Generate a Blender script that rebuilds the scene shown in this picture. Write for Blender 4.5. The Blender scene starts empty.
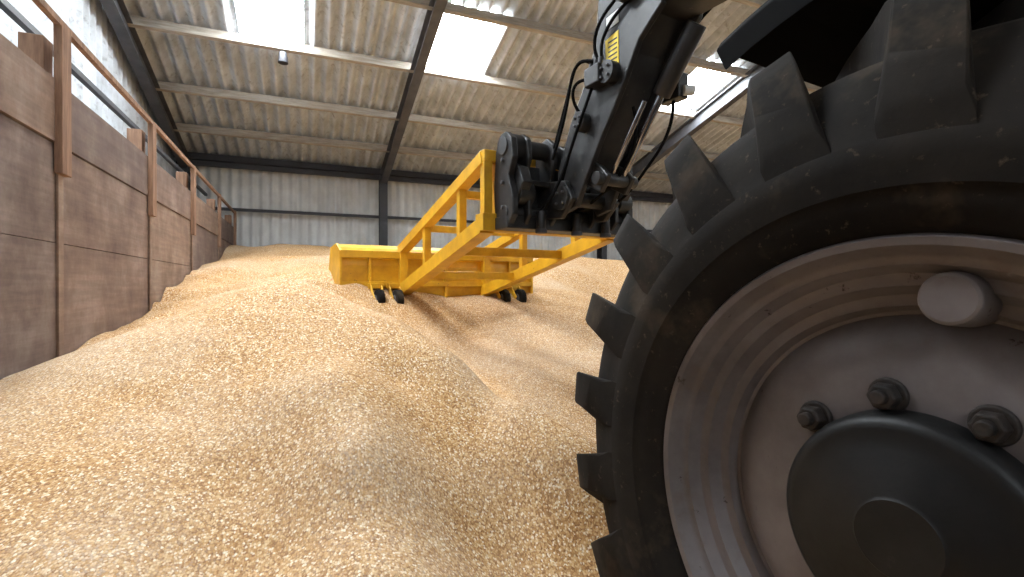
import bpy, bmesh, math, random
import numpy as np
from mathutils import Vector, Matrix
random.seed(4); np.random.seed(4)
S=bpy.context.scene
CZ=1.144           # camera height
rad=math.radians

# ------------------------------------------------------------ materials
def new_mat(name):
    m=bpy.data.materials.new(name); m.use_nodes=True
    nt=m.node_tree; b=nt.nodes['Principled BSDF']; return m,nt,b
def lin(c):
    return tuple((x/12.92 if x<=0.04045 else ((x+0.055)/1.055)**2.4) for x in [v/255 for v in c])+(1,)
def noise(nt,scale,detail=4,rough=.55,stretch=None,coord='Object'):
    tc=nt.nodes.new('ShaderNodeTexCoord'); n=nt.nodes.new('ShaderNodeTexNoise')
    n.inputs['Scale'].default_value=scale; n.inputs['Detail'].default_value=detail; n.inputs['Roughness'].default_value=rough
    if stretch:
        mp=nt.nodes.new('ShaderNodeMapping'); mp.inputs['Scale'].default_value=stretch
        nt.links.new(tc.outputs[coord],mp.inputs[0]); nt.links.new(mp.outputs[0],n.inputs[0])
    else: nt.links.new(tc.outputs[coord],n.inputs[0])
    return n
def ramp(nt,src,stops):
    r=nt.nodes.new('ShaderNodeValToRGB'); e=r.color_ramp.elements
    e[0].position=stops[0][0]; e[0].color=stops[0][1]; e[1].position=stops[-1][0]; e[1].color=stops[-1][1]
    for p,c in stops[1:-1]:
        x=e.new(p); x.color=c
    nt.links.new(src,r.inputs[0]); return r
def mix(nt,fac,a,b,mode='MIX'):
    m=nt.nodes.new('ShaderNodeMix'); m.data_type='RGBA'; m.blend_type=mode
    for k,v in ((0,fac),(6,a),(7,b)):
        if hasattr(v,'links') : nt.links.new(v,m.inputs[k])
        else: m.inputs[k].default_value=v
    return m.outputs[2]
def bump(nt,b,src,strength=.3,dist=.01):
    n=nt.nodes.new('ShaderNodeBump'); n.inputs['Strength'].default_value=strength; n.inputs['Distance'].default_value=dist
    nt.links.new(src,n.inputs['Height']); nt.links.new(n.outputs[0],b.inputs['Normal'])
def paint(name,c1,c2,rough=.5,metal=0,scale=6,stops=(.35,.65),stretch=None,bmp=.1,fine=None,spec=.5,fine2=None):
    m,nt,b=new_mat(name)
    n=noise(nt,scale,7,.65,stretch)
    r=ramp(nt,n.outputs[0],[(stops[0],lin(c1)),(stops[1],lin(c2))])
    out=r.outputs[0]
    for fn in (fine,fine2):
        if fn:
            n2=noise(nt,fn[0],5,.65); r2=ramp(nt,n2.outputs[0],[(fn[1],(0,0,0,1)),(fn[2],(1,1,1,1))])
            out=mix(nt,r2.outputs[0],out,lin(fn[3]))
    nt.links.new(out,b.inputs['Base Color']); b.inputs['Roughness'].default_value=rough; b.inputs['Metallic'].default_value=metal
    b.inputs['Specular IOR Level'].default_value=spec
    if bmp: bump(nt,b,n.outputs[0],bmp,.01)
    return m
M_yellow=paint('yellow_paint',(224,174,36),(194,144,32),.42,0,5,bmp=.05,fine=(28,.66,.74,(130,90,44)))
M_yellow_worn=paint('yellow_worn',(222,194,96),(196,164,76),.5,0,9,bmp=.05)
M_black=paint('black_steel',(22,22,23),(42,40,39),.46,0,9,bmp=.08,fine=(30,.64,.80,(104,94,80)))
M_blackpl=paint('black_plastic',(9,9,10),(14,13,13),.85,0,5,spec=.1)
M_chrome=paint('chrome',(190,190,195),(150,150,155),.15,1,5,bmp=0)
M_rubber=paint('tyre_rubber',(22,20,19),(46,40,34),.88,0,3.5,stops=(.35,.8),bmp=.3,fine=(60,.62,.80,(88,77,62)),spec=.12,fine2=(5,.55,.85,(80,68,54)))
M_rim=paint('rim_silver_paint',(114,107,106),(76,69,67),.52,.15,4,stops=(.35,.72),bmp=.1,fine=(34,.67,.72,(50,36,29)),fine2=(9,.58,.8,(90,75,63)))
M_hub=paint('hub_black',(12,12,12),(22,21,20),.5,0,12,bmp=.1,fine=(15,.68,.8,(50,46,42)),spec=.3)
M_bolt=paint('bolt_dark',(28,26,25),(56,47,42),.6,.3,30,bmp=.2)
M_steel=paint('steel_grey',(82,82,86),(62,62,66),.6,0,4)
M_steeld=paint('steel_dark',(52,52,57),(42,42,46),.6,0,4)
M_purlin=paint('purlin_timber',(178,170,158),(146,136,124),.8,0,4,stretch=(1,8,8))
M_post=paint('post_timber',(158,126,104),(118,92,76),.88,0,5,stretch=(6,6,.6),spec=.2)
M_label=paint('label_yellow',(230,200,40),(225,190,30),.5,0,5,bmp=0)
M_labelt=paint('label_print',(40,36,20),(60,50,25),.6,0,5,bmp=0)
M_white=paint('white_fitting',(220,220,218),(200,198,194),.5,0,5,bmp=0)
M_concrete=paint('concrete_floor',(130,122,112),(104,96,88),.9,0,3)
M_sheet=paint('fibre_cement_sheet',(208,214,220),(172,176,180),.85,0,2.2,bmp=.1,fine=(9,.55,.75,(140,140,140)))
M_clad=paint('wall_cladding_sheet',(226,228,228),(202,203,202),.85,0,1.6,bmp=.05)
m,nt,b=new_mat('cab_glass'); b.inputs['Base Color'].default_value=(.03,.035,.035,1); b.inputs['Roughness'].default_value=.08; M_glass=m
def ply(name,c):
    m,nt,b=new_mat(name)
    n=noise(nt,2.2,8,.7,(1,1,.8)); r=ramp(nt,n.outputs[0],[(.3,lin(c[0])),(.5,lin(c[1])),(.72,lin(c[2]))])
    n2=noise(nt,14,4,.6,(1,.12,1.6)); r2=ramp(nt,n2.outputs[0],[(.4,(.72,.71,.70,1)),(.65,(1,1,1,1))])
    o=mix(nt,.85,r.outputs[0],r2.outputs[0],'MULTIPLY')
    nt.links.new(o,b.inputs['Base Color']); b.inputs['Roughness'].default_value=.85; bump(nt,b,n2.outputs[0],.2,.01); return m
M_plys=[ply('plywood_dusty_a',((100,78,68),(128,106,94),(154,138,128))),ply('plywood_dusty_b',((108,84,70),(138,114,98),(160,144,130))),ply('plywood_dusty_c',((90,72,64),(116,98,90),(146,132,124)))]
def sky():
    m,nt,b=new_mat('skylight_grp'); b.inputs['Base Color'].default_value=(.9,.92,.92,1)
    b.inputs['Emission Color'].default_value=(.88,.945,1,1); b.inputs['Emission Strength'].default_value=42; return m
M_sky=sky()
def grain():
    m,nt,b=new_mat('wheat_grain')
    tc=nt.nodes.new('ShaderNodeTexCoord')
    v=nt.nodes.new('ShaderNodeTexVoronoi'); v.inputs['Scale'].default_value=165; v.inputs['Randomness'].default_value=1
    mp=nt.nodes.new('ShaderNodeMapping'); mp.inputs['Scale'].default_value=(1,.75,.6)
    nt.links.new(tc.outputs['Object'],mp.inputs[0]); nt.links.new(mp.outputs[0],v.inputs['Vector'])
    sep=nt.nodes.new('ShaderNodeSeparateColor'); nt.links.new(v.outputs['Color'],sep.inputs[0])
    r=ramp(nt,sep.outputs[0],[(0,lin((132,90,52))),(.3,lin((174,130,80))),(.62,lin((196,156,106))),(.84,lin((212,182,138))),(1,lin((236,226,206)))])
    n=noise(nt,.8,3,.5)
    r1=ramp(nt,n.outputs[0],[(.48,(0,0,0,1)),(.7,(1,1,1,1))])
    mm=nt.nodes.new('ShaderNodeMath'); mm.operation='MULTIPLY'; mm.inputs[1].default_value=.4
    nt.links.new(r1.outputs[0],mm.inputs[0])
    r3=ramp(nt,sep.outputs[1],[(.2,lin((184,152,114))),(.9,lin((238,231,217)))])
    o=mix(nt,mm.outputs[0],r.outputs[0],r3.outputs[0])
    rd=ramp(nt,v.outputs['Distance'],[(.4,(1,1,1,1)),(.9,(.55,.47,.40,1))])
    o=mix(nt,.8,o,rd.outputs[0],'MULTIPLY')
    nt.links.new(o,b.inputs['Base Color']); b.inputs['Roughness'].default_value=.75; b.inputs['Specular IOR Level'].default_value=.2
    inv=nt.nodes.new('ShaderNodeMath'); inv.operation='SUBTRACT'; inv.inputs[0].default_value=1
    nt.links.new(v.outputs['Distance'],inv.inputs[1]); bump(nt,b,inv.outputs[0],.3,.003)
    return m
M_grain=grain()

# ------------------------------------------------------------ mesh helpers
def mesh_obj(name,verts,faces,mat,parent=None,smooth=False,bevel=0,mats=None,fm=None):
    me=bpy.data.meshes.new(name); me.from_pydata([tuple(v) for v in verts],[],faces); me.validate(); me.update()
    bm=bmesh.new(); bm.from_mesh(me); bmesh.ops.recalc_face_normals(bm,faces=bm.faces); bm.to_mesh(me); bm.free()
    o=bpy.data.objects.new(name,me); S.collection.objects.link(o)
    if mats:
        for x in mats: me.materials.append(x)
        for p,i in zip(me.polygons,fm): p.material_index=i
    else: me.materials.append(mat)
    if smooth:
        for p in me.polygons: p.use_smooth=True
    if bevel:
        md=o.modifiers.new('bevel','BEVEL'); md.width=bevel; md.segments=2; md.limit_method='ANGLE'
    if parent: o.parent=parent
    return o
def box(name,lo,hi,mat,parent=None,bevel=0):
    x0,y0,z0=lo; x1,y1,z1=hi
    v=[(x0,y0,z0),(x1,y0,z0),(x1,y1,z0),(x0,y1,z0),(x0,y0,z1),(x1,y0,z1),(x1,y1,z1),(x0,y1,z1)]
    f=[(0,1,2,3),(4,5,6,7),(0,1,5,4),(1,2,6,5),(2,3,7,6),(3,0,4,7)]
    return mesh_obj(name,v,f,mat,parent,bevel=bevel)
def beam(name,p,q,w,h,mat,parent=None,bevel=.004,up=Vector((0,0,1))):
    p=Vector(p);q=Vector(q); d=(q-p).normalized(); s=d.cross(up)
    if s.length<1e-3: s=Vector((1,0,0))
    s.normalize(); u=s.cross(d).normalized()
    v=[]
    for c in (p,q):
        for a,b_ in ((-1,-1),(1,-1),(1,1),(-1,1)): v.append(c+s*a*w/2+u*b_*h/2)
    f=[(0,1,2,3),(4,5,6,7),(0,1,5,4),(1,2,6,5),(2,3,7,6),(3,0,4,7)]
    return mesh_obj(name,v,f,mat,parent,bevel=bevel)
def cyl(name,p,q,r,mat,parent=None,n=28,r2=None,bevel=.003):
    p=Vector(p);q=Vector(q); d=(q-p).normalized(); s=d.cross(Vector((0,0,1)))
    if s.length<1e-3: s=Vector((1,0,0))
    s.normalize(); u=s.cross(d).normalized(); r2=r if r2 is None else r2
    v=[];f=[]
    for c,rr in ((p,r),(q,r2)):
        for i in range(n):
            a=2*math.pi*i/n; v.append(c+s*math.cos(a)*rr+u*math.sin(a)*rr)
    for i in range(n): j=(i+1)%n; f.append((i,j,n+j,n+i))
    f.append(tuple(range(n))); f.append(tuple(range(n,2*n)))
    o=mesh_obj(name,v,f,mat,parent,bevel=bevel)
    for pl in o.data.polygons:
        if len(pl.vertices)==4 and n>8: pl.use_smooth=True
    return o
def extr(name,poly,x0,x1,mat,parent=None,bevel=.006):
    n=len(poly); v=[(x0,y,z) for y,z in poly]+[(x1,y,z) for y,z in poly]
    f=[tuple(range(n)),tuple(range(n,2*n))]+[(i,(i+1)%n,n+(i+1)%n,n+i) for i in range(n)]
    return mesh_obj(name,v,f,mat,parent,bevel=bevel)
def lathe(name,prof,mat,parent=None,n=128,close=False):
    v=[];f=[]; m=len(prof)
    for i in range(n):
        a=2*math.pi*i/n
        for x,r in prof: v.append((x,r*math.cos(a),r*math.sin(a)))
    for i in range(n):
        j=(i+1)%n
        for k in range(m-1): f.append((i*m+k,i*m+k+1,j*m+k+1,j*m+k))
    o=mesh_obj(name,v,f,mat,parent,smooth=True)
    o.data.set_sharp_from_angle(angle=rad(38))
    return o
def tube(name,pts,r,mat,parent=None):
    c=bpy.data.curves.new(name,'CURVE'); c.dimensions='3D'; c.bevel_depth=r; c.bevel_resolution=3; c.resolution_u=10
    s=c.splines.new('NURBS'); s.points.add(len(pts)-1); s.use_endpoint_u=True; s.order_u=4
    for p,q in zip(s.points,pts): p.co=(*q,1)
    o=bpy.data.objects.new(name,c); c.materials.append(mat); S.collection.objects.link(o)
    if parent: o.parent=parent
    return o
def empty(name,loc=(0,0,0),rz=0,parent=None):
    o=bpy.data.objects.new(name,None); o.location=loc; o.rotation_euler=(0,0,rz); o.empty_display_size=.2
    S.collection.objects.link(o)
    if parent: o.parent=parent
    return o

# ------------------------------------------------------------ room shell
YB=12.3; SL=.268; ZE=CZ+2.58; YR=-1.0; XL=-2.45; XR=20.5; YF=-14.0
def roof_z(y): return ZE+SL*(12.2-y) if y>=YR else ZE+SL*(12.2-YR)-SL*(YR-y)
box('floor',(XL-.3,YF,-.15),(XR+.3,YB+.3,0),M_concrete)
pitch=.20; amp=.055; per=10
xs=np.arange(XL-.1,XR+.1,pitch/per)
purl=[12.05,11.0,9.8,8.4,7.05,5.7,4.35,3.0,1.65,.3,-.8]
def roof(name,ys,sky_rects):
    v=[];f=[];fm=[]
    nx=len(xs)
    for k in range(len(ys)-1):
        ya,yb=ys[k]+.08,ys[k+1]
        base=len(v)
        for y,dz in ((ya,.012),(yb,.03)):
            for x in xs: v.append((x,y,roof_z(y)+.195+dz+amp*math.sin(2*math.pi*x/pitch)))
        for i in range(nx-1):
            f.append((base+i,base+i+1,base+nx+i+1,base+nx+i))
            xm=(xs[i]+xs[i+1])/2; ym=(ya+yb)/2
            fm.append(1 if any(a<xm<b_ and c<ym<d for a,b_,c,d in sky_rects) else 0)
    return mesh_obj(name,v,f,None,mats=[M_sheet,M_sky],fm=fm,smooth=True)
skyr=[(-.88,0,7.1,8.4),(1.88,2.83,7.1,8.4),(6.75,7.6,7.1,8.4),(12.3,13.2,7.1,8.4),
      (-2.1,-1.2,3,4.35),(-2.1,-1.2,4.35,5.7),(-.7,.2,3,4.35),(7.4,8.3,3,4.35),(12,13,3,4.35)]  # this row is out of frame, added for its light, strongest from the left
roof('ceiling',[YB+.1]+purl[1:]+[YR],skyr)
def roof2():
    v=[];f=[];fm=[];nx=len(xs)
    for y in (YR,-5,-6.4,YF):
        for x in xs: v.append((x,y,roof_z(y)+.19+amp*math.sin(2*math.pi*x/pitch)))
    for k in range(3):
        for i in range(nx-1):
            f.append((k*nx+i,k*nx+i+1,(k+1)*nx+i+1,(k+1)*nx+i)); xm=xs[i]
            fm.append(1 if k==1 and (int((xm+3)/1.0)%6==1) else 0)  # unseen glowing strips behind the camera, added to light the interior
    mesh_obj('ceiling_front_slope',v,f,None,mats=[M_sheet,M_sky],fm=fm,smooth=True)
roof2()
PU=empty('roof_purlins')
for i,y in enumerate(purl):
    z=roof_z(y)
    beam('purlin_%d'%(i+1),(XL,y,z+.055),(XR,y,z+.055),.07,.14,M_purlin if i else M_steeld,PU,bevel=0,up=Vector((0,SL,1)))
def ibeam(name,p,q,w,h,mat,parent,side=Vector((1,0,0))):
    p=Vector(p);q=Vector(q); d=(q-p).normalized(); u=side.cross(d).normalized()
    V=[];F=[]
    for (cw,ch,ou) in ((w,.02,h/2),(w,.02,-h/2),(.018,h,0)):
        b0=len(V)
        for c in (p,q):
            for a,b_ in ((-1,-1),(1,-1),(1,1),(-1,1)): V.append(c+side*a*cw/2+u*(ou+b_*ch/2))
        F+=[tuple(b0+i for i in t) for t in [(0,1,2,3),(4,5,6,7),(0,1,5,4),(1,2,6,5),(2,3,7,6),(3,0,4,7)]]
    return mesh_obj(name,V,F,mat,parent)
for i,x in enumerate([-2.25,1.7,7.7,13.7,19.7]):
    pf=empty('portal_frame')
    ibeam('rafter',(x,12.1,roof_z(12.1)-.14),(x,YR,roof_z(YR)-.14),.15,.26,M_steel,pf)
    ibeam('rafter_front',(x,YR,roof_z(YR)-.14),(x,YF,roof_z(YF)-.14),.15,.26,M_steel,pf)
    ibeam('column',(x,12.0,0),(x,12.0,roof_z(12.0)-.1),.17,.24,M_steeld,pf)
    ibeam('column_front',(x,YF,0),(x,YF,roof_z(YF)-.1),.17,.24,M_steeld,pf)
def clad_x(name,y,z0,z1):
    v=[];nx=len(xs)
    for z in (z0,z1):
        for x in xs: v.append((x,y+.03*math.sin(2*math.pi*x/pitch),z))
    f=[(i,i+1,nx+i+1,nx+i) for i in range(nx-1)]
    return mesh_obj(name,v,f,M_clad,smooth=True)
clad_x('wall_back',YB+.06,0,ZE+.2)
def clad_y(name,x):
    ysn=np.arange(YF,YB+.1,pitch/per); ny=len(ysn); v=[]
    for k in (0,1):
        for y in ysn: v.append((x+.022*math.sin(2*math.pi*y/pitch),y,0 if k==0 else roof_z(y)+.17))
    f=[(i,i+1,ny+i+1,ny+i) for i in range(ny-1)]
    return mesh_obj(name,v,f,M_steel,smooth=True) if False else mesh_obj(name,v,f,M_sheet,smooth=True)
clad_y('wall_left',XL); clad_y('wall_right',XR)
beam('eaves_beam',(XL,12.12,ZE-.02),(XR,12.12,ZE-.02),.09,.11,M_steeld,bevel=0)
GI=empty('wall_girts')
beam('girt_upper',(XL,12.2,CZ+1.64),(XR,12.2,CZ+1.64),.08,.06,M_steeld,GI,bevel=0)
beam('girt_lower',(XL,12.2,CZ+.6),(XR,12.2,CZ+.6),.08,.06,M_steeld,GI,bevel=0)
# small pendant lamp fixed under the purlin beside the first skylight
pl_=empty('pendant_lamp',(-.30,8.4,0)); zt=roof_z(8.4)
cyl('lamp_bracket',(0,0,zt+.0),(0,0,zt-.05),.015,M_steeld,pl_,8,None,0)
cyl('lamp_body',(0,0,zt-.04),(0,0,zt-.20),.055,M_steeld,pl_,20,.075)

# ------------------------------------------------------------ timber retaining wall
tw=empty('timber_retaining_wall',(0,0,0))
WX=-1.4; WT=CZ+1.25
ypost=[-2,0,1.95,3.9,5.85,7.8,10.0,12.1]
for i in range(len(ypost)-1):
    a,b_=ypost[i]+.004,ypost[i+1]-.004
    box('panel_lower_%d'%i,(WX-.03,a,0),(WX+random.uniform(-.003,.003),b_,CZ+.26),M_plys[i%3],tw,.002)
    box('panel_mid_%d'%i,(WX-.03,a,CZ+.264),(WX+random.uniform(-.003,.003),b_,CZ+.86),M_plys[i%3],tw,.002)
    box('panel_upper_%d'%i,(WX-.03,a,CZ+.87),(WX+random.uniform(.004,.016),b_,WT),M_plys[(i+2)%3],tw,.002)
    beam('top_rail_%d'%i,(WX-.06,a,WT-.06),(WX-.06,b_,WT-.06),.06,.14,M_post,tw,0)
for i,y in enumerate(ypost):
    box('batten_%d'%i,(WX+.006,y-.065,CZ+.68),(WX+.05,y+.065,CZ+1.6),M_post,tw,.004)
    box('joint_strip_%d'%i,(WX+.004,y-.035,0),(WX+.018,y+.035,CZ+.68),M_plys[1],tw,.002)
    box('stud_%d'%i,(WX-.16,y-.06,0),(WX-.04,y+.06,CZ+1.5),M_post,tw,.004)
beam('hand_rail',(WX+.03,-2,CZ+1.62),(WX+.03,12.1,CZ+1.55),.035,.04,M_post,tw,0)
beam('back_rail',(WX-.5,-2,CZ+1.95),(WX-.5,12.1,CZ+1.9),.05,.05,M_steel,tw,0)

# ------------------------------------------------------------ grain heap
ph=rad(22.5)
def c2w(r,d): return (r*math.cos(ph)+d*math.sin(ph), -r*math.sin(ph)+d*math.cos(ph))
raw=[(0,382,2.48),(50,360,2.97),(95,335,3.61),(140,315,4.7),(180,285,6.0),(210,262,8.0),(225,253,9.2),
 (330,250,9),(280,250,9.3),(560,258,9),(640,262,9),(330,276,6.2),(300,262,7.5),(240,272,6.6),
 (290,281,3.5),(250,289,3.3),(200,305,3.0),(120,338,2.7),(340,296,3.4),(400,322,3.1),(450,352,2.75),(520,404,2.4),(590,455,2.15),
 (290,292,4.4),(340,310,4.4),(400,338,4.0),(450,374,3.65),(520,428,3.0),(590,468,2.65),(220,309,4.1),(150,334,3.7),
 (440,318,4.85),(500,329,4.9),(470,350,4.4),(520,374,3.9),(560,350,4.5),(600,385,3.8),(530,304,5.4),(580,297,5.8),(490,304,5.3),(440,303,5.15),(385,301,4.7),(350,286,4.8),(600,297,6.2),(570,280,7.5),(440,287,6.2),(440,262,7.5),
 (310,320,2.8),(335,370,2.2),(360,440,1.8),(385,577,1.34),
 (260,360,2.45),(400,384,2.5),(430,444,2.12),(455,520,1.83),(480,577,1.66),(480,424,2.35),
 (220,400,2.15),(260,470,1.78),(280,560,1.46),
 (100,400,2.1),(150,470,1.7),(60,577,1.25),(160,577,1.33),
 (540,500,2.02),(600,560,1.85)]
P=[];Z=[]
for x,y,d in raw:
    w=c2w((x-512)/500*d,d); P.append(w); Z.append((286-y)/500*d)
for w,z in [((0,0),-1.12),((.8,-.2),-1.17),((2,1),-1.17),((1.5,1.4),-1.15),((2.6,1.8),-1.15),((3,2.5),-1.1),((5,3),-.9),((4,6),-.35),((6,9),.35),((-1.4,0),-1.0),((-1.4,1.5),-.75),((-1,-1.5),-1.15),
 ((12,9),.5),((12,4),-.5),((20,9),.5),((20,3),-.8),((5,0),-1.17),((12,-1),-1.17),((20,-1),-1.17),((0,12.2),.85),((4,12.2),.8),((10,12.2),.8),((20,12.2),.8),((-1.4,12.2),.85),((-1,10.8),.74),((2.5,-1),-1.17)]:
    P.append(w); Z.append(z)
P=np.array(P);Z=np.array(Z)
def tps(r): return np.where(r>1e-9,r*r*np.log(np.maximum(r,1e-9)),0)
n=len(P); D=np.linalg.norm(P[:,None]-P[None],axis=2)
A=np.zeros((n+3,n+3)); A[:n,:n]=tps(D)+np.eye(n)*.004; A[:n,n]=1; A[:n,n+1:]=P; A[n,:n]=1; A[n+1:,:n]=P.T
W=np.linalg.solve(A,np.concatenate([Z,[0,0,0]]))
def hgt(X,Y):
    q=np.stack([X,Y],-1); r=np.linalg.norm(q[...,None,:]-P,axis=-1)
    return tps(r)@W[:n]+W[n]+X*W[n+1]+Y*W[n+2]
gx=np.concatenate([np.arange(-1.39,3,.025),np.arange(3,8,.08),np.arange(8,20.4,.3)])
gy=np.concatenate([np.arange(-1.6,6,.025),np.arange(6,12.2,.05)])
GX,GY=np.meshgrid(gx,gy)
H=np.concatenate([hgt(GX[i:i+20],GY[i:i+20]) for i in range(0,len(gy),20)])
H=H+.018*np.sin(GX*5.1+GY*2.3)*np.sin(GY*3.7-GX*1.9)+.007*np.sin(GX*13+GY*7)*np.sin(GY*11)
H=H+.06*np.clip((GY-4.5)/2,0,1)*np.sin(GX*2.3+GY*.7+1)*np.sin(GY*1.9-GX*1.1)
for (ax,ay),(bx_,by_) in [((-1.2,7.6),(.6,6.0)),((-.2,8.6),(1.2,6.6)),((-1.3,6.2),(.2,5.2)),((2.6,7.8),(4.2,6.2)),((-1.0,5.0),(.2,4.6))]:
    L2=(bx_-ax)**2+(by_-ay)**2; tt=np.clip(((GX-ax)*(bx_-ax)+(GY-ay)*(by_-ay))/L2,0,1)
    dd=np.hypot(GX-(ax+tt*(bx_-ax))-.08*np.sin(tt*9),GY-(ay+tt*(by_-ay)))
    H=H-.06*np.exp(-(dd/.12)**2)+.045*np.exp(-((dd-.26)/.1)**2)
H=np.maximum(H,-CZ-.03)+CZ
ny,nx=H.shape
v=[(GX[i,j],GY[i,j],H[i,j]) for i in range(ny) for j in range(nx)]
f=[(i*nx+j,i*nx+j+1,(i+1)*nx+j+1,(i+1)*nx+j) for i in range(ny-1) for j in range(nx-1)]
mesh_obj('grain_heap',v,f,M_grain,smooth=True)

# ------------------------------------------------------------ telehandler
RZ=rad(7.5)
r0=.43; Wc=c2w(1.283*r0,1.645*r0); RT=.80
TH=empty('telehandler',(Wc[0],Wc[1],0),RZ)
hsw=(1.836*.94,3.57*.94)
dx,dy=hsw[0]-Wc[0],hsw[1]-Wc[1]
hx=math.cos(RZ)*dx+math.sin(RZ)*dy; hy=-math.sin(RZ)*dx+math.cos(RZ)*dy
WZ=.785
half=[(.03,.415),(0.0,.425),(-.02,.44),(-.034,.475),(-.036,.49),(-.041,.495),(-.044,.53),(-.044,.56),(-.041,.565),(-.034,.60),(-.022,.63),(-.004,.665),(.02,.695),(.06,.712),(.11,.718),(.18,.722),(.25,.724)]
prof=half+[(.5-x,r) for x,r in reversed(half[:-1])]
def wheel(parent,tag):
    lathe('tyre'+tag,prof,M_rubber,parent,160)
    V=[];F=[]
    key=[(-.0425,.55,.560,-.02,.100,.080),(-.041,.58,.615,-.01,.098,.072),(-.030,.60,.685,0,.094,.064),(-.010,.62,.745,.012,.088,.058),(.018,.64,.785,.03,.080,.052),(.05,.66,.797,.065,.068,.046),(.11,.68,.80,.13,.056,.040),(.19,.69,.803,.23,.050,.037),(.285,.69,.803,.345,.046,.034)]
    key=np.array(key); ti=np.linspace(0,len(key)-1,25)
    secs=np.stack([np.interp(ti,range(len(key)),key[:,c]) for c in range(6)],1)
    N=21
    for side in (0,1):
        for k in range(N):
            a0=2*math.pi*(k+.5*side)/N+.13; b0=len(V)
            for (x,bz,tz,off,hb,ht) in secs:
                xx=x if side==0 else .5-x
                for rr,aa in ((bz,-hb),(tz,-ht),(tz,ht),(bz,hb)):
                    a=a0-off+aa; V.append((xx,rr*math.cos(a),rr*math.sin(a)))
            m_=len(secs)
            for s in range(m_-1):
                for e in range(4):
                    e2=(e+1)%4; F.append((b0+s*4+e,b0+s*4+e2,b0+s*4+4+e2,b0+s*4+4+e))
            F.append((b0,b0+1,b0+2,b0+3)); F.append(tuple(b0+(m_-1)*4+i for i in range(4)))
    lo=mesh_obj('tread_lugs'+tag,V,F,M_rubber,parent,smooth=True,bevel=.008)
    lo.modifiers['bevel'].angle_limit=rad(45); lo.data.set_sharp_from_angle(angle=rad(45))
    rp=[(.05,.41),(.0,.425),(-.010,.432),(-.016,.427),(-.014,.416),(-.002,.408),(.010,.404),(.016,.398),(.017,.390),(.030,.383),(.040,.378),(.043,.368),(.043,.360),(.058,.352),(.066,.347),(.068,.338),(.068,.330),(.085,.322),(.088,.316),(.080,.308),(.066,.292),(.056,.272),(.050,.245),(.044,.22),(.043,.165),(.043,.0)]
    lathe('rim'+tag,rp,M_rim,parent,160)
    lathe('rim_back'+tag,[(.5,.425),(.46,.40),(.30,.36),(.09,.33),(.12,.0)],M_rim,parent,96)
    hp=[(.046,.176),(.02,.174),(.006,.170),(-.002,.162),(-.004,.152),(-.005,.125),(-.008,.121),(-.009,.06),(-.013,.055),(-.013,.0)]
    lathe('hub_cap'+tag,hp,M_hub,parent,96)
    for k in range(10):
        if k in (3,4,8,9): continue
        a=rad(44+36*k); c=math.cos(a)*.196; s=math.sin(a)*.196
        cyl('washer'+tag,(.044,c,s),(.037,c,s),.028,M_bolt,parent,28,.026,.002)
        cyl('wheel_nut'+tag,(.037,c,s),(.016,c,s),.0225,M_bolt,parent,6,.020,.003)
        cyl('wheel_stud'+tag,(.018,c,s),(.004,c,s),.0115,M_bolt,parent,18,.0105,.002)
    a=rad(98); c=math.cos(a)*.345; s=math.sin(a)*.345
    cyl('rim_boss'+tag,(.09,c,s),(.012,c,s),.042,M_rim,parent,40,.036,.005)
for i,(x,y,rz) in enumerate([(0,0,0),(2*hx,0,math.pi),(0,-3.0,0),(2*hx,-3.0,math.pi)]):
    w=empty('wheel_%d'%(i+1),(x,y,WZ if i<1 else WZ+.018),rz,TH)
    if i==0:
        wheel(w,''); src=list(w.children)
    else:
        for c in src:
            o=bpy.data.objects.new(c.name+'_w%d'%(i+1),c.data); S.collection.objects.link(o); o.parent=w
            for md in c.modifiers:
                if md.type=='BEVEL':
                    q=o.modifiers.new('bevel','BEVEL'); q.width=md.width; q.segments=2; q.limit_method='ANGLE'; q.angle_limit=md.angle_limit
def fender(name,x0,x1,yc,a0,a1,R=.955,t=.03):
    V=[];F=[];n_=24
    for i in range(n_+1):
        a=rad(a0+(a1-a0)*i/n_); c,s=math.cos(a),math.sin(a)
        pts=[(x0,R-.06),(x0,R),(x0+.03,R+t),(x1,R+t),(x1,R),(x0+.03,R)]
        for x,r in pts: V.append((x,yc+r*c,WZ+r*s))
    for i in range(n_):
        for e in range(6):
            e2=(e+1)%6; F.append((i*6+e,i*6+e2,i*6+6+e2,i*6+6+e))
    F.append(tuple(range(6))); F.append(tuple(n_*6+i for i in range(6)))
    return mesh_obj(name,V,F,M_blackpl,TH,smooth=False,bevel=.004)
fender('fender_front_near',.10,.62,0,66,165)
fender('fender_front_far',2*hx-.62,2*hx-.1,0,66,165)
for nm,xx in (('fender_liner_near',.60),('fender_liner_far',2*hx-.62)):
    pl=[(.955*math.cos(rad(a)),WZ+.955*math.sin(rad(a))) for a in range(66,166,9)]+[(-.6,.95),(.15,.95),(.3,1.25)]
    extr(nm,pl,xx,xx+.02,M_blackpl,TH,.003)
extr('chassis',[(.55,.55),(.75,.75),(.6,1.0),(-3.7,1.05),(-3.9,.8),(-3.6,.5)],hx-.38,hx+.38,M_black,TH,.02)
cyl('front_axle',(.12,0,WZ),(2*hx-.12,0,WZ),.11,M_black,TH)
cyl('rear_axle',(.12,-3,WZ),(2*hx-.12,-3,WZ),.11,M_black,TH)
extr('cab_lower',[(-.95,.75),(-.95,1.25),(-2.1,1.35),(-2.15,.75)],.25,hx-.25,M_yellow,TH,.03)
extr('cab_glass',[(-.97,1.25),(-1.1,2.2),(-2.05,2.25),(-2.1,1.35)],.28,hx-.27,M_glass,TH,.03)
extr('cab_roof',[(-.95,2.2),(-1.05,2.32),(-2.1,2.35),(-2.2,2.25)],.22,hx-.22,M_black,TH,.03)
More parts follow.
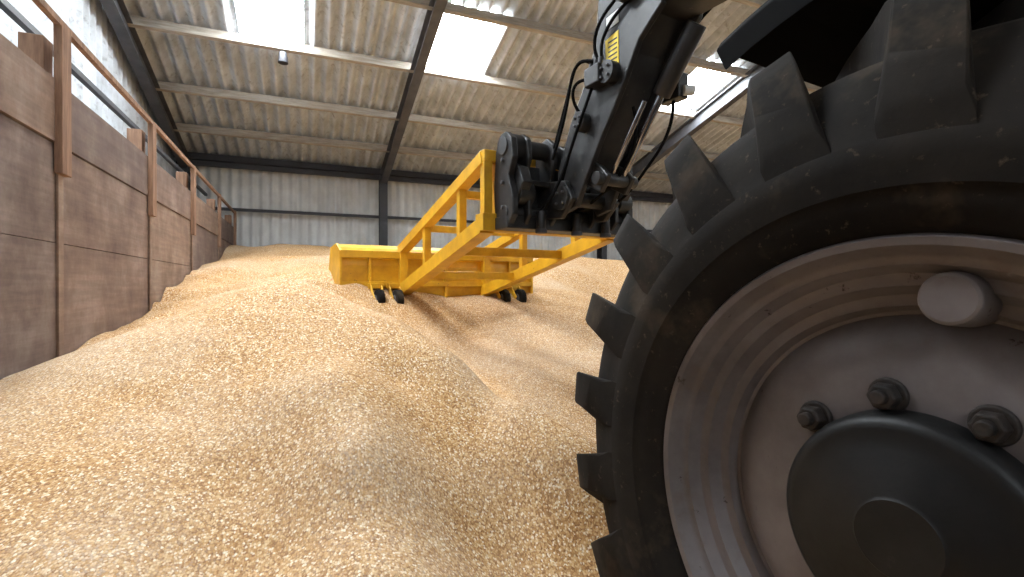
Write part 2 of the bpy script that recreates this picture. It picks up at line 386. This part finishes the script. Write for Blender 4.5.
for i,(a,b_) in enumerate([((-.95,1.2),(-1.08,2.25)),((-2.12,1.3),(-2.08,2.25))]):
    for j,x in enumerate((.27,hx-.28)):
        beam('cab_pillar_%d%d'%(i,j),(x,a[0],a[1]),(x,b_[0],b_[1]),.07,.07,M_black,TH)
extr('engine_cover',[(-.7,.95),(-.9,1.3),(-2.9,1.4),(-3.3,1.3),(-3.4,.95)],hx+.3,2*hx-.15,M_yellow,TH,.05)
k_=.94
def T(l,t,z): return (hx+l*k_,hy-t*k_,CZ+z*k_)
def TP(pts): return [(hy-t*k_,CZ+z*k_) for t,z in pts]
def bx(name,l0,l1,pts,mat=M_black,bevel=.008): return extr(name,TP(pts),hx+l0*k_,hx+l1*k_,mat,TH,bevel)
bx('boom_outer',-.19,.19,[(2.5,1.44),(2.5,1.90),(5.6,1.75),(5.6,1.2)])
bx('boom_inner',-.145,.145,[(.95,1.60),(.95,1.92),(3.0,1.86),(3.0,1.54)])
bx('boom_wear_pad',-.17,.17,[(2.44,1.50),(2.44,1.90),(2.52,1.90),(2.52,1.50)])
neck=[(.30,.62),(.30,.82),(.46,1.15),(.66,1.42),(.73,1.62),(.76,1.92),(1.05,2.0),(1.35,1.92),(1.3,1.58),(1.12,1.45),(.98,1.22),(.80,.98),(.62,.72),(.52,.55),(.38,.52)]
bx('neck_plate_left',-.17,-.13,neck)
bx('neck_plate_right',.13,.17,neck)
core=[(.5,.85),(.56,1.12),(.76,1.38),(.84,1.62),(.86,1.85),(1.2,1.85),(1.2,1.6),(1.04,1.42),(.90,1.2),(.74,.96),(.6,.8)]
bx('neck_core',-.13,.13,core)
for i,(t,z,r) in enumerate([(.42,.62,.055),(1.05,1.78,.05),(.90,1.33,.04),(.62,1.1,.035)]):
    cyl('pin_%d'%i,T(-.22,t,z),T(.22,t,z),r*k_,M_black,TH)
    cyl('pin_cap_%d'%i,T(-.235,t,z),T(-.16,t,z),(r+.03)*k_,M_black,TH)
    for j in range(4):
        a=math.pi/4+j*math.pi/2; cyl('pin_bolt_%d%d'%(i,j),T(-.25,t+.9*(r+.005)*math.cos(a),z+.9*(r+.005)*math.sin(a)),T(-.23,t+.9*(r+.005)*math.cos(a),z+.9*(r+.005)*math.sin(a)),.009,M_steel,TH,6)
cyl('crowd_cylinder',T(0.06,1.35,1.5),T(0.06,1.08,1.18),.055,M_black,TH)
cyl('crowd_rod',T(0.06,1.08,1.18),T(0.06,.74,.74),.024,M_chrome,TH)
cyl('crowd_rod_2',T(-.04,1.04,1.14),T(-.04,.74,.74),.016,M_chrome,TH)
link=[(.18,.98),(.22,1.05),(.72,.80),(.80,.72),(.72,.62),(.2,.88)]
bx('tipping_link_left',-.125,-.085,link)
bx('tipping_link_right',.085,.125,link)
cyl('link_pin',T(-.17,.73,.71),T(.17,.73,.71),.04,M_black,TH)
cyl('link_pin_2',T(-.2,.22,.97),T(.2,.22,.97),.04,M_black,TH)
side=[(.04,.50),(.02,.72),(.05,.98),(.10,1.07),(.20,1.10),(.28,1.04),(.30,.9),(.24,.78),(.30,.62),(.30,.5),(.22,.42),(.10,.41)]
for i,(a,b_) in enumerate([(-.55,-.50),(-.42,-.385),(-.20,-.165),(.165,.20),(.385,.42),(.52,.57)]):
    bx('carriage_plate_%d'%i,a,b_,side)
cyl('carriage_top_tube',T(-.56,.17,1.0),T(.56,.17,1.0),.06,M_black,TH)
cyl('carriage_low_tube',T(-.56,.18,.52),T(.60,.18,.52),.055,M_black,TH)
bx('carriage_back_plate',-.5,.5,[(.06,.58),(.06,.90),(.10,.90),(.10,.58)])
bx('carriage_lower_bar',-.56,.58,[(.05,.41),(.05,.50),(.24,.50),(.24,.41)])
for i,l in enumerate((-.46,.46)):
    cyl('lock_ring_%d'%i,T(l-.03,.24,.66),T(l+.09,.24,.66),.075,M_black,TH)
    cyl('lock_pin_%d'%i,T(l-.05,.24,.66),T(l+.11,.24,.66),.035,M_steel,TH)
    cyl('hook_boss_%d'%i,T(l-.09,.17,1.0),T(l+.09,.17,1.0),.09,M_black,TH)
    bx('gusset_%d'%i,l-.04,l+.04,[(.08,.6),(.08,.92),(.3,.84),(.36,.72),(.26,.6)])
    for z in (.56,.74,.90): cyl('plate_bolt',T(l-.11,.17,z),T(l-.09,.17,z),.014,M_steel,TH,6)
for i,l in enumerate((-.3,0.02,.3)):
    cyl('coupler_%d'%i,T(l,.28,.54),T(l,.28,.40),.032,M_black,TH)
    cyl('coupler_tip_%d'%i,T(l,.28,.41),T(l,.28,.38),.040,M_steeld,TH)
bx('pivot_lug_left',-.215,-.175,[(.1,.5),(.1,.78),(.45,.74),(.54,.6),(.4,.48)])
bx('pivot_lug_right',.175,.215,[(.1,.5),(.1,.78),(.45,.74),(.54,.6),(.4,.48)])
bx('cross_web',-.5,.5,[(.10,.72),(.10,.78),(.26,.76),(.26,.72)])
bx('valve_block',-.26,-.17,[(.72,1.28),(.72,1.40),(.86,1.40),(.86,1.28)])
bx('valve_block_right',.17,.26,[(.95,1.18),(.95,1.34),(1.12,1.34),(1.12,1.18)])
for i in range(3):
    cyl('fitting_%d'%i,T(.2,.97+.06*i,1.33),T(.2,.97+.06*i,1.40),.018,M_white,TH,16)
    cyl('hose_ferrule_%d'%i,T(-.215,.74+.045*i,1.40),T(-.215,.74+.045*i,1.45),.014,M_steel,TH,12)
cyl('fitting_round',T(.2,1.13,1.22),T(.26,1.16,1.22),.03,M_white,TH)
for i,pts in enumerate([
  [(-.2,.74,1.44),(-.25,.64,1.54),(-.24,.55,1.35),(-.2,.4,1.2),(-.2,.3,1.0)],
  [(-.22,.78,1.44),(-.26,.66,1.50),(-.27,.58,1.40),(-.24,.5,1.15),(-.25,.35,.9)],
  [(-.2,.83,1.44),(-.22,.8,1.6),(-.18,.95,1.75),(-.17,1.4,1.75)],
  [(-.2,.80,1.44),(-.26,.72,1.62),(-.2,.88,1.84),(-.17,1.5,1.82)],
  [(-.24,.72,1.34),(-.30,.60,1.36),(-.26,.58,1.22),(-.2,.62,1.15)],
  [(.2,1.0,1.35),(.24,1.05,1.55),(.2,1.3,1.7),(.17,1.8,1.7)],
  [(.2,1.05,1.2),(.26,1.0,1.0),(.2,.8,.8),(.2,.6,.6),(.25,.35,.6)],
  [(-.21,.75,1.3),(-.26,.7,1.1),(-.24,.55,.95),(-.2,.4,.75)],
  [(-.3,.28,.54),(-.3,.42,.60),(-.24,.45,.75),(-.2,.5,.95)],
  [(.3,.28,.54),(.3,.44,.62),(.22,.55,.75),(.18,.7,.95)],
  [(0,.9,1.15),(.02,.95,.95),(0,.8,.7),(0,.5,.6),(.02,.32,.56)]]):
    tube('hose_%d'%i,[T(*p) for p in pts],.010,M_blackpl,TH)
bx('warning_label',-.174,-.17,[(.84,1.34),(.83,1.56),(.95,1.58),(.955,1.36)],M_label,0)
for i in range(6):
    z=1.38+.03*i
    bx('label_print_%d'%i,-.1755,-.174,[(.86,z),(.86,z+.010),(.94,z+.012),(.94,z+.002)],M_labelt,0)
bx('serial_plate',-.174,-.17,[(.84,1.62),(.84,1.70),(.95,1.71),(.95,1.63)],M_white,0)

# ------------------------------------------------------------ grain pusher
GP=empty('grain_pusher',(hsw[0],hsw[1],0),RZ)
def G(x,y,z): return (x,y,CZ+z)
bm_=lambda nm,p,q,w=.075,h=.075,mat=M_yellow: beam(nm,G(*p),G(*q),w,h,mat,GP)
L=-.565;R=.565
bm_('head_beam_lower',(-.62,0,.44),(.62,0,.44),.12,.12)
bm_('head_beam_upper',(-.60,0,.90),(.60,0,.90),.08,.08)
for i,x in enumerate((L,-.46,.46,R)): bm_('head_post_%d'%i,(x,.0 if i in(0,3) else .03,.40),(x,0 if i in(0,3) else .03,.93),.065,.065)
AL,AR=-.57,.37
for s,x0,x1 in (('left',L,AL),('right',R,AR)):
    bm_('lower_arm_'+s,(x0,.0,.42),(x1,1.88,-.06),.11,.11)
    bm_('upper_arm_'+s,(x0,.0,.89),(x1,1.88,.36),.09,.09)
    for j,fy in enumerate((.22,.62)):
        xm=x0+(x1-x0)*fy; bm_('web_%s_%d'%(s,j),(xm,1.88*fy,.42-.47*fy),(xm,1.88*fy,.89-.53*fy),.06,.06)
    bm_('blade_post_'+s,(x1,1.84,-.22),(x1,1.84,.38),.08,.08)
for j,fy in enumerate((.30,.68)):
    bm_('cross_upper_%d'%j,(L+(AL-L)*fy,1.88*fy,.89-.53*fy),(R+(AR-R)*fy,1.88*fy,.89-.53*fy),.06,.06)
    bm_('cross_lower_%d'%j,(L+(AL-L)*fy,1.88*fy,.42-.47*fy),(R+(AR-R)*fy,1.88*fy,.42-.47*fy),.07,.07)
X0,X1=-1.18,.97
pr=[(1.93,-.27),(1.90,-.22),(1.885,-.08),(1.88,.06),(1.885,.2),(1.91,.31),(1.98,.38),(2.10,.42)]
extr('blade_plate',[(y,CZ+z) for y,z in pr]+[(y+.02,CZ+z-.008) for y,z in reversed(pr)],X0,X1,M_yellow,GP,0)
bm_('blade_top_rail',(X0,1.86,.31),(X1,1.86,.31),.07,.07)
bm_('blade_mid_rail',(X0,1.86,.02),(X1,1.86,.02),.05,.05)
box('blade_edge',G(X0,1.84,-.29),G(X1,1.92,-.19),M_yellow_worn,GP,.004)
for i,x in enumerate((X0,X1)):
    extr('blade_end_%d'%i,[(1.83,CZ-.25),(1.83,CZ+.34),(2.0,CZ+.42),(2.30,CZ+.40),(2.45,CZ+.1),(2.45,CZ-.25)],x-.012,x+.012,M_yellow,GP,.003)
for i,x in enumerate((-.9,-.1,.68)): bm_('blade_rib_%d'%i,(x,1.865,-.22),(x,1.865,.31),.03,.05)
for i,x in enumerate((-.86,-.68,.50,.70)):
    cyl('caster_wheel_%d'%i,G(x-.035,1.66,-.135),G(x+.035,1.66,-.135),.10,M_rubber,GP,32,None,.012)
    cyl('caster_hub_%d'%i,G(x-.04,1.66,-.135),G(x+.04,1.66,-.135),.05,M_steel,GP)
    for s in (-1,1): bm_('caster_fork_%d_%d'%(i,s),(x+s*.05,1.66,-.135),(x+s*.05,1.80,-.0),.012,.05)
    bm_('caster_mount_%d'%i,(x-.07,1.8,.0),(x+.07,1.8,.0),.06,.05)

# ------------------------------------------------------------ lights, world, camera
w=bpy.data.worlds.new('World'); S.world=w; w.use_nodes=True
bg=w.node_tree.nodes['Background']; sk=w.node_tree.nodes.new('ShaderNodeTexSky'); sk.sky_type='NISHITA'
sk.sun_disc=False; sk.sun_elevation=rad(35); sk.sun_rotation=rad(120)
w.node_tree.links.new(sk.outputs[0],bg.inputs[0]); bg.inputs[1].default_value=.06
def area(name,loc,target,sx,sy,p,col=(1,1,1)):
    l=bpy.data.lights.new(name,'AREA'); l.shape='RECTANGLE'; l.size=sx; l.size_y=sy; l.energy=p; l.color=col
    o=bpy.data.objects.new(name,l); o.location=loc; o.rotation_euler=(Vector(target)-Vector(loc)).to_track_quat('-Z','Y').to_euler(); S.collection.objects.link(o)
area('front_fill_light',(-.5,-8,3.2),(2,6,.5),7,4,70,(.92,.96,1))  # added fill lamp behind the camera; no doorway is modelled there
cam=bpy.data.cameras.new('camera'); co=bpy.data.objects.new('camera',cam); S.collection.objects.link(co)
co.location=(0,0,CZ); co.rotation_euler=(rad(90-.29),0,-ph); cam.lens=17.58; cam.sensor_width=36; cam.clip_start=.02
S.camera=co
S.view_settings.view_transform='Standard'
S.view_settings.exposure=-.12
